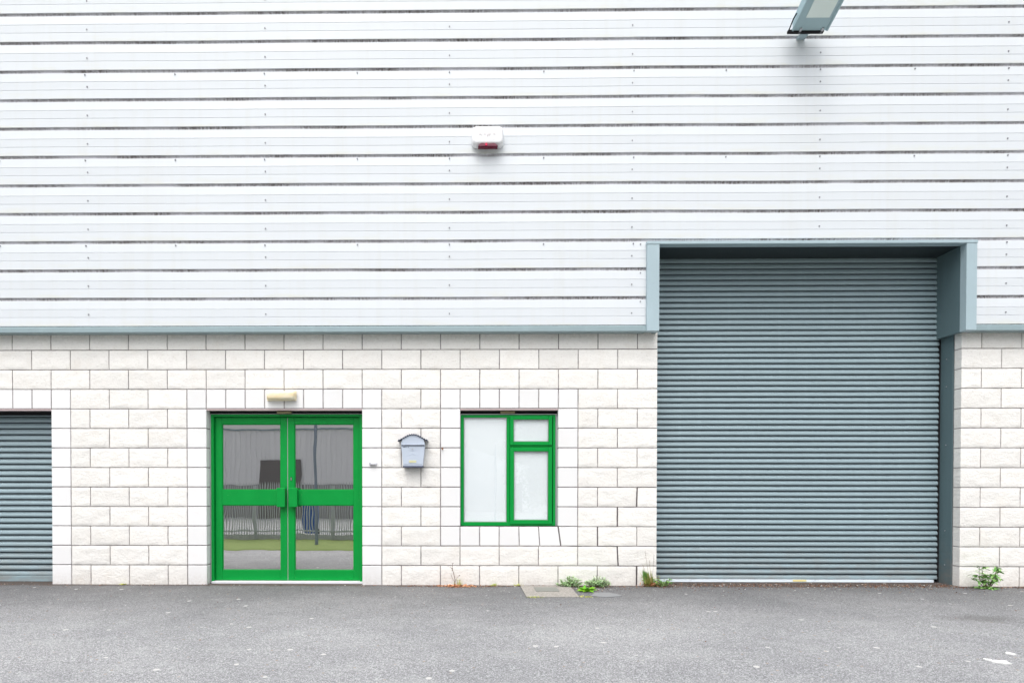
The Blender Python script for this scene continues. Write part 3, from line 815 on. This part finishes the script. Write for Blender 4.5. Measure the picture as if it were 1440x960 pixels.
# feathery grey-green mats
def feathery(cx,cy,w,h,n,label,seed,extra=None):
    rnd=random.Random(seed); o=empty('weed',(cx,cy,gz(cx,cy)),label,'weed','weeds at the foot of the wall')
    fo=MB(); st=MB()
    for i in range(n):
        a=rnd.uniform(0,6.283); r=rnd.random()**.6; bx=cx+w*r*math.cos(a); by=min(cy+w*.45*r*math.sin(a),-.02); top=h*(1-r*r*.6)*rnd.uniform(.4,1.05)
        b=Vector((cx+(bx-cx)*.4,cy+(by-cy)*.4,.0)); tip=Vector((bx,by,top))
        st.t=rnd.random(); st.tube([b,b.lerp(tip,.5)+Vector((0,0,top*.15)),tip],.0018,4)
        for k in range(11):
            s=.3+.7*k/10; q=b.lerp(tip,s)+Vector((0,0,top*.12*math.sin(s*3.1)))
            blade(fo,q,rv(rnd,-.2,1.0),rnd.uniform(.016,.032),rnd.uniform(.008,.013),.3,rnd)
    fo.build('foliage',M_gg,o); st.build('stem',M_st,o); return o
feathery(5.97,-.10,.17,.12,70,'spreading grey green feathery weed at the wall foot by the inspection cover corner',11)
feathery(6.27,-.13,.16,.13,80,'rounded grey green feathery weed against the wall right of the bright leafy weed',12)
rnd=random.Random(21)
o=empty('weed',(6.10,-.42,0),'bright lime green broad leaved weed lying on the asphalt between two grey green weeds','weed','weeds at the foot of the wall')
fo=MB()
for i in range(34): 
    a=rnd.uniform(0,6.283); blade(fo,(6.10+rnd.uniform(-.02,.02),-.42+rnd.uniform(-.02,.02),.008),(math.cos(a),math.sin(a)*.7,rnd.uniform(.05,.75)),rnd.uniform(.07,.145),rnd.uniform(.022,.034),.28,rnd)
fo.build('foliage',M_gl,o); st=MB(); st.tube([(6.10,-.42,-.01),(6.10,-.42,.03)],.006,6); st.build('stem',M_st,o)
# clump by the big shutter jamb
rnd=random.Random(31); bx,by=6.90,-.07
o=empty('weed',(bx,by,0),'tufted green and brown weed with thin seed stalks left of the big shutter','weed','weeds at the foot of the wall')
fo=MB(); st=MB()
for i in range(60):
    d=Vector((rnd.gauss(-.30,.16),rnd.uniform(-.5,.05),1.0)); blade(fo,(bx-.02+rnd.gauss(0,.02),by,0),d,rnd.uniform(.08,.22),.010,.05,rnd)
stemmy(fo,(bx-.07,by,0),8,.16,.05,.035,.010,rnd,st,10)
stemmy(fo,(bx+.03,by,0),6,.15,.06,.035,.010,rnd,st,9)
fo.build('foliage',M_ol,o)
f2=MB()
stemmy(f2,(bx+.11,by-.02,0),16,.10,.11,.040,.010,rnd,st,12,.3)
for i in range(40): blade(f2,(bx-.05+rnd.gauss(0,.015),by-.01,.02),(rnd.gauss(-.28,.10),-.2,1),rnd.uniform(.12,.21),.012,.03,rnd)
f2.build('foliage',M_gd,o)
f3=MB()
for i in range(60): blade(f3,(bx+rnd.gauss(.0,.06),by+rnd.uniform(-.04,.02),.01),rv(rnd,.1,1.6),rnd.uniform(.04,.12),.009,.3,rnd)
f3.build('dead_foliage',M_br,o)
for (dx,h) in ((-.08,.40),(.02,.36),(-.03,.30),(-.10,.24)):
    st.tube([(bx-.01,by,0),(bx+dx*.6,by-.01,h*.5),(bx+dx,by-.015,h)],.0012,4)
    for k in range(8): blade(st,(bx+dx,by-.015,h-k*.012),rv(rnd,.4,1.2),.014,.004,0,rnd)
st.build('stem',M_st,o)
# dried stalk
rnd=random.Random(41); bx,by=4.665,-.06
o=empty('dried_weed',(bx,by,0),'dried brown weed stalk rising from rusty dead leaves below the window','weed','weeds at the foot of the wall')
st=MB(); st.tube([(bx,by,0),(bx+.003,by-.01,.08),(bx-.012,by-.012,.15),(bx-.030,by-.01,.20),(bx-.022,by-.01,.255)],[.005,.004,.0035,.003,.002],6)
st.tube([(bx,by,.05),(bx+.03,by-.02,.10),(bx+.055,by-.02,.12)],.0015,5); st.tube([(bx,by,.04),(bx-.03,by-.01,.10),(bx-.04,by-.02,.13)],.0018,5)
st.tube([(bx,by,.03),(bx+.02,by-.02,.07),(bx+.075,by-.02,.075)],.0013,5)
for q in ((bx-.022,by-.01,.255),(bx-.030,by-.01,.2),(bx-.05,by-.02,.21),(bx+.055,by-.02,.12),(bx-.025,by,.18)):
    for k in range(6): blade(st,q,rv(rnd,-.3,1),.013,.008,0,rnd)
st.build('stem',M_st,o); fo=MB()
for i in range(330): blade(fo,(bx+rnd.gauss(.02,.085),by-abs(rnd.gauss(.01,.04)),.004),rv(rnd,.0,.7),rnd.uniform(.02,.06),.012,.3,rnd)
fo.build('dead_foliage',M_br,o)
f2=MB()
for i in range(24): blade(f2,(bx+.05+rnd.gauss(0,.02),by-.01,.01),rv(rnd,.6,2),rnd.uniform(.03,.11),.004,.1,rnd)
f2.build('dry_grass',M_yl,o)
# right hand weed
rnd=random.Random(51); bx,by=10.60,-.16
o=empty('weed',(bx,by,0),'leafy dark green weed against the blocks at the right edge of the yard','weed','weeds at the foot of the wall')
fo=MB(); st=MB()
for (tx,h,n) in ((-.10,.235,14),(-.03,.17,12),(.07,.23,24),(.12,.20,16),(-.16,.12,12),(.02,.10,24),(-.05,.09,24),(.10,.12,20),(.0,.14,18),(-.10,.15,14),(.05,.16,16)):
    b=Vector((bx+tx*.15,by,0)); tip=Vector((bx+tx,by+rnd.uniform(-.06,.03),h))
    st.t=rnd.random(); st.tube([b,b.lerp(tip,.5)+Vector((tx*.1,0,.01)),tip],[.004,.003,.002],5)
    for k in range(n): blade(fo,tip+Vector((rnd.gauss(0,.018),rnd.gauss(0,.015),rnd.gauss(-.01,.012))),rv(rnd,-.4,.9),rnd.uniform(.035,.065),rnd.uniform(.016,.026),.35,rnd)
    for k in range(5): blade(fo,b.lerp(tip,rnd.uniform(.3,.9)),rv(rnd,-.2,.8),rnd.uniform(.025,.05),.012,.4,rnd)
for i in range(110): blade(fo,(bx+rnd.gauss(-.02,.06),by+rnd.gauss(0,.03),.01),rv(rnd,.0,.9),rnd.uniform(.03,.07),.016,.4,rnd)
fo.build('foliage',M_gd,o); st.build('stem',M_st,o)
# small tufts
for (x,y_,h,sp,n,m,lb,sd) in ((5.105,-.05,.050,.030,40,M_yl,'tiny yellow green tuft at the wall foot beneath the left part of the window',1),
    (5.385,-.04,.045,.035,34,M_yl,'tiny straw coloured tuft at the wall foot touching the left corner of the inspection cover',2),
    (5.505,-.79,.022,.075,70,M_yl,'flat yellow green grass tuft at the front left corner of the inspection cover',3),
    (6.02,-.74,.022,.085,80,M_yl,'flat yellow green grass tuft at the front right corner of the inspection cover',4),
    (.845,-.04,.030,.035,40,M_yl,'tiny yellowish moss tuft at the wall foot between left shutter and green door',5)):
    rnd=random.Random(60+sd); fo=MB()
    for i in range(n): blade(fo,(x+rnd.gauss(0,sp*.6)-x*0,min(y_+rnd.gauss(0,sp*.3),-.012),gz(x,y_)+.001),rv(rnd,.3,1.5),h*rnd.uniform(.5,1.2),.006,.3,rnd)
    tag(fo.build('grass_tuft',m,base=(x,y_,0)),lb,'weed','weeds at the foot of the wall')

# ------------------------------------------------------------------ across the yard (seen mirrored in the glass)
M_ob=mat('grey_vertical_sheet',(.40,.40,.42),.6); t=NT(M_ob)
st_=t.noise(1,3,.5,vec=t.vec((3.5,1,.15))); t.col(t.mix(st_,(.76,.75,.745),(.86,.85,.84)))
M_obd=mat('opposite_dark_shutter',(.19,.175,.165),.6); M_obb=mat('pale_brick_base',(.33,.31,.32),.8)
OB=empty('opposite_warehouse',(-8,-30,-.7),'long grey sheeted warehouse with a dark roller door across the yard','warehouse')
mb=MB(); mb.box(-34,3.6,-50,-30,1.25,4.60)
for k in range(120): x=-33.8+k*.31; mb.box(x,x+.12,-29.999,-29.95,1.26,4.55)
mb.build('wall',M_ob,OB)
mb=MB(); mb.box(-34,3.6,-50,-30.03,-.9,1.249); mb.build('wall_base',M_obb,OB)
mb=MB(); mb.box(-34.2,3.8,-50.2,-29.9,4.601,4.68); mb.build('roof',M_flash,OB)
mb=MB(); mb.box(-8.0,-5.4,-29.94,-29.88,-.8,2.75)
for k in range(14): mb.box(-7.95,-5.45,-29.879,-29.86,-.6+k*.24,-.5+k*.24)
mb.build('roller_door',M_obd,OB)
O2=empty('low_building',(2,-42,-.7),'low gabled grey building behind the street lamp across the yard','building')
mb=MB(); mb.prism_y([(3.8,-.9),(9.5,-.9),(9.5,2.7),(6.6,3.6),(3.8,4.4)],-48,-40); mb.build('wall',M_ob,O2)
mb=MB(); mb.box(8.2,9.0,-39.99,-39.95,-.7,1.4); mb.build('door',M_obd,O2)
# palisade fence
M_gal=mat('galvanised_steel',(.52,.54,.56),.5,.3)
M_pale=mat('pale_concrete',(.6,.6,.6),.8); M_post=mat('grey_lamp_post',(.24,.28,.34),.5,.2)
FE=empty('palisade_fence',(0,-14,-.7),'galvanised palisade fence on the grass verge across the yard','fence')
mb=MB(); x=-22
pl=MB()
while x<3.3:
    w=.019
    z0=-.68; pl.add([(x-w,-14.0,z0),(x,-13.985,z0),(x+w,-14.0,z0),(x-w,-14.0,1.18),(x,-13.985,1.30),(x+w,-14.0,1.18)],[(0,1,4,3),(1,2,5,4)])
    x+=.082
pl.build('pales',M_gal,FE)
gb=MB(); gb.box(-22,3.3,-14.2,-14.13,-.9,-.55); gb.build('gravel_board',M_pale,FE)
mb.box(-22,3.3,-14.05,-14.01,.95,1.0); mb.box(-22,3.3,-14.05,-14.01,-.45,-.40)
mb.build('rail',M_gal,FE)
x=-22
while x<3.4:
    q=MB(); q.box(x,x+.10,-14.12,-14.055,-.75,1.15); q.build('post',M_gal,FE); x+=2.75
def lamp_post(x,y_,h,label,arm):
    o=empty('street_lamp',(x,y_,-.75),label,'street lamp','street lamps across the yard')
    q=MB(); q.tube([(x,y_,-.75),(x,y_,h*.5),(x,y_,h)],[.055,.048,.04],12); q.build('pole',M_post,o)
    q=MB(); q.tube([(x,y_,h-.02),(x+arm*.3,y_,h+.12),(x+arm,y_,h+.16)],.03,8); q.box(min(x+arm,x+arm*1.5),max(x+arm,x+arm*1.5),y_-.08,y_+.08,h+.13,h+.20,b=.02); q.build('lamp_head',M_gal,o)
lamp_post(.06,-11.6,6.6,'tall galvanised street lamp on the verge in front of the palisade fence',1.0)
lamp_post(6.0,-20,3.0,'short street lamp with curved arm beyond the fence near the trees',.45)
bn=empty('wheeled_bin',(-1.32,-16,-.7),'blue wheeled bin behind the palisade fence across the yard','bin')
M_blue=mat('blue_bin_plastic',(.03,.10,.32),.5)
q=MB(); q.prism_y([(-1.50,-.66),(-1.14,-.66),(-1.06,.50),(-1.58,.50)],-16.6,-16.0); q.build('bin_body',M_blue,bn)
q=MB(); q.box(-1.61,-1.03,-16.65,-15.95,.501,.56,b=.015); q.build('lid',M_blue,bn)
for xx_ in (-1.56,-1.12):
    q=MB(); q.tube([(xx_,-16.55,-.62),(xx_+.05,-16.55,-.62)],.10,14); q.build('wheel',M_dark,bn)
# trees
M_bark=mat('bark',(.09,.07,.05),.9); M_tl=leafmat('tree_leaf',(.035,.075,.02),(.09,.15,.045))
def tree(x,y_,h,r,n,label,seed,low=.35):
    rnd=random.Random(seed); o=empty('tree',(x,y_,-.75),label,'tree','trees across the yard')
    tr=MB(); tr.tube([(x,y_,-.8),(x+.1,y_,h*.3),(x-.1,y_+.1,h*.7),(x,y_,h*.9)],[.2,.16,.09,.03],8)
    cl=[]
    for i in range(26):
        a=rnd.uniform(0,6.283); zz=h*low+(h*(1-low))*rnd.random(); k=math.sin(math.pi*min(.95,max(.08,(zz-h*low)/(h*(1-low))*.85+.12)))
        rr=r*k*rnd.uniform(.35,1); c_=Vector((x+rr*math.cos(a),y_+rr*math.sin(a),zz)); cl.append(c_)
        tr.tube([(x,y_,max(.2,zz-rr*.6)),((x+c_.x)/2,(y_+c_.y)/2,zz-rr*.2),c_],[.06,.04,.012],5)
    tr.build('trunk',M_bark,o); cr=MB()
    for i in range(n):
        c_=rnd.choice(cl); p=c_+Vector((rnd.gauss(0,1),rnd.gauss(0,1),rnd.gauss(0,.7)))*r*.19
        cr.t=rnd.random(); d=Vector((rnd.uniform(-1,1),rnd.uniform(-1,1),rnd.uniform(-1,.6))).normalized(); e=d.orthogonal().normalized(); s=rnd.uniform(.06,.12)
        cr.add([p,p+d*s+e*s*.4,p+d*s*2,p+d*s-e*s*.4],[(0,1,2,3)])
    cr.build('crown',M_tl,o)
tree(8.1,-15.5,7.2,1.9,9000,'tall leafy tree standing just behind the palisade fence',3,.30)
tree(9.3,-24,3.6,2.3,8000,'low rounded bushy tree behind the tall one across the yard',4,.05)

# ------------------------------------------------------------------ light
w=bpy.data.worlds.new('World'); S.world=w; w.use_nodes=True; n=w.node_tree.nodes; l=w.node_tree.links
sky=n.new('ShaderNodeTexSky'); sky.sky_type='NISHITA'; sky.sun_disc=False
EL,AZ=63,196
sky.sun_elevation=math.radians(EL); sky.sun_rotation=math.radians(AZ-0); sky.air_density=1.0; sky.dust_density=4.0; sky.ozone_density=1.0
hs=n.new('ShaderNodeHueSaturation'); hs.inputs['Saturation'].default_value=.28; l.new(sky.outputs[0],hs.inputs['Color'])
# thin cloud structure so that the glass has something soft to mirror
tc=n.new('ShaderNodeTexCoord'); no=n.new('ShaderNodeTexNoise'); no.inputs['Scale'].default_value=2.2; no.inputs['Detail'].default_value=5
l.new(tc.outputs['Generated'],no.inputs['Vector']); cr=n.new('ShaderNodeValToRGB'); cr.color_ramp.elements[0].position=.3; cr.color_ramp.elements[0].color=(.85,.87,.9,1); cr.color_ramp.elements[1].position=.7; cr.color_ramp.elements[1].color=(1.15,1.15,1.15,1)
l.new(no.outputs['Fac'],cr.inputs[0]); mx=n.new('ShaderNodeMix'); mx.data_type='RGBA'; mx.blend_type='MULTIPLY'; mx.inputs[0].default_value=1
l.new(hs.outputs[0],mx.inputs[6]); l.new(cr.outputs[0],mx.inputs[7])
sx=n.new('ShaderNodeSeparateXYZ'); l.new(tc.outputs['Generated'],sx.inputs[0]); mr=n.new('ShaderNodeMapRange'); l.new(sx.outputs[2],mr.inputs[0]); mr.inputs[1].default_value=0; mr.inputs[2].default_value=.9; mr.inputs[3].default_value=.33; mr.inputs[4].default_value=1.5
m2=n.new('ShaderNodeMix'); m2.data_type='RGBA'; m2.blend_type='MULTIPLY'; m2.inputs[0].default_value=1; l.new(mx.outputs[2],m2.inputs[6]); l.new(mr.outputs[0],m2.inputs[7])
l.new(m2.outputs[2],n['Background'].inputs[0]); n['Background'].inputs[1].default_value=.15
sd=bpy.data.lights.new('sun','SUN'); sd.energy=.9; sd.angle=math.radians(85); sd.color=(1,.97,.93)
so=bpy.data.objects.new('sun',sd); COL.objects.link(so)
el,az=math.radians(EL),math.radians(AZ)
dirv=Vector((math.sin(az)*math.cos(el),math.cos(az)*math.cos(el),math.sin(el)))   # towards the sun
so.rotation_euler=dirv.to_track_quat('Z','Y').to_euler(); so.location=dirv*60

# ------------------------------------------------------------------ camera
cd=bpy.data.cameras.new('camera'); co=bpy.data.objects.new('camera',cd); COL.objects.link(co); S.camera=co
f,cX,cZ,ya,pi_,ro,cx,cy=857.4574,4.8245,1.13025,-0.0117385,-0.0113942,0.000604,649.0925,693.803
Fv=Vector((math.sin(ya)*math.cos(pi_),math.cos(ya)*math.cos(pi_),math.sin(pi_))); Rv=Vector((math.cos(ya),-math.sin(ya),0)); Uv=Rv.cross(Fv)
R2=math.cos(ro)*Rv+math.sin(ro)*Uv; U2=-math.sin(ro)*Rv+math.cos(ro)*Uv
co.matrix_world=Matrix(((R2.x,U2.x,-Fv.x,cX),(R2.y,U2.y,-Fv.y,-7.0),(R2.z,U2.z,-Fv.z,cZ),(0,0,0,1)))
cd.sensor_width=36; cd.lens=f*36/1440; cd.shift_x=(720-cx)/1440; cd.shift_y=(cy-480)/1440
cd.clip_start=.05; cd.clip_end=2000
S.view_settings.view_transform='Standard'; S.view_settings.look='None'; S.view_settings.exposure=.58; S.view_settings.gamma=1
try: S.view_settings.use_curve_mapping=False
except Exception: pass
S.cycles.max_bounces=8; S.cycles.transparent_max_bounces=8
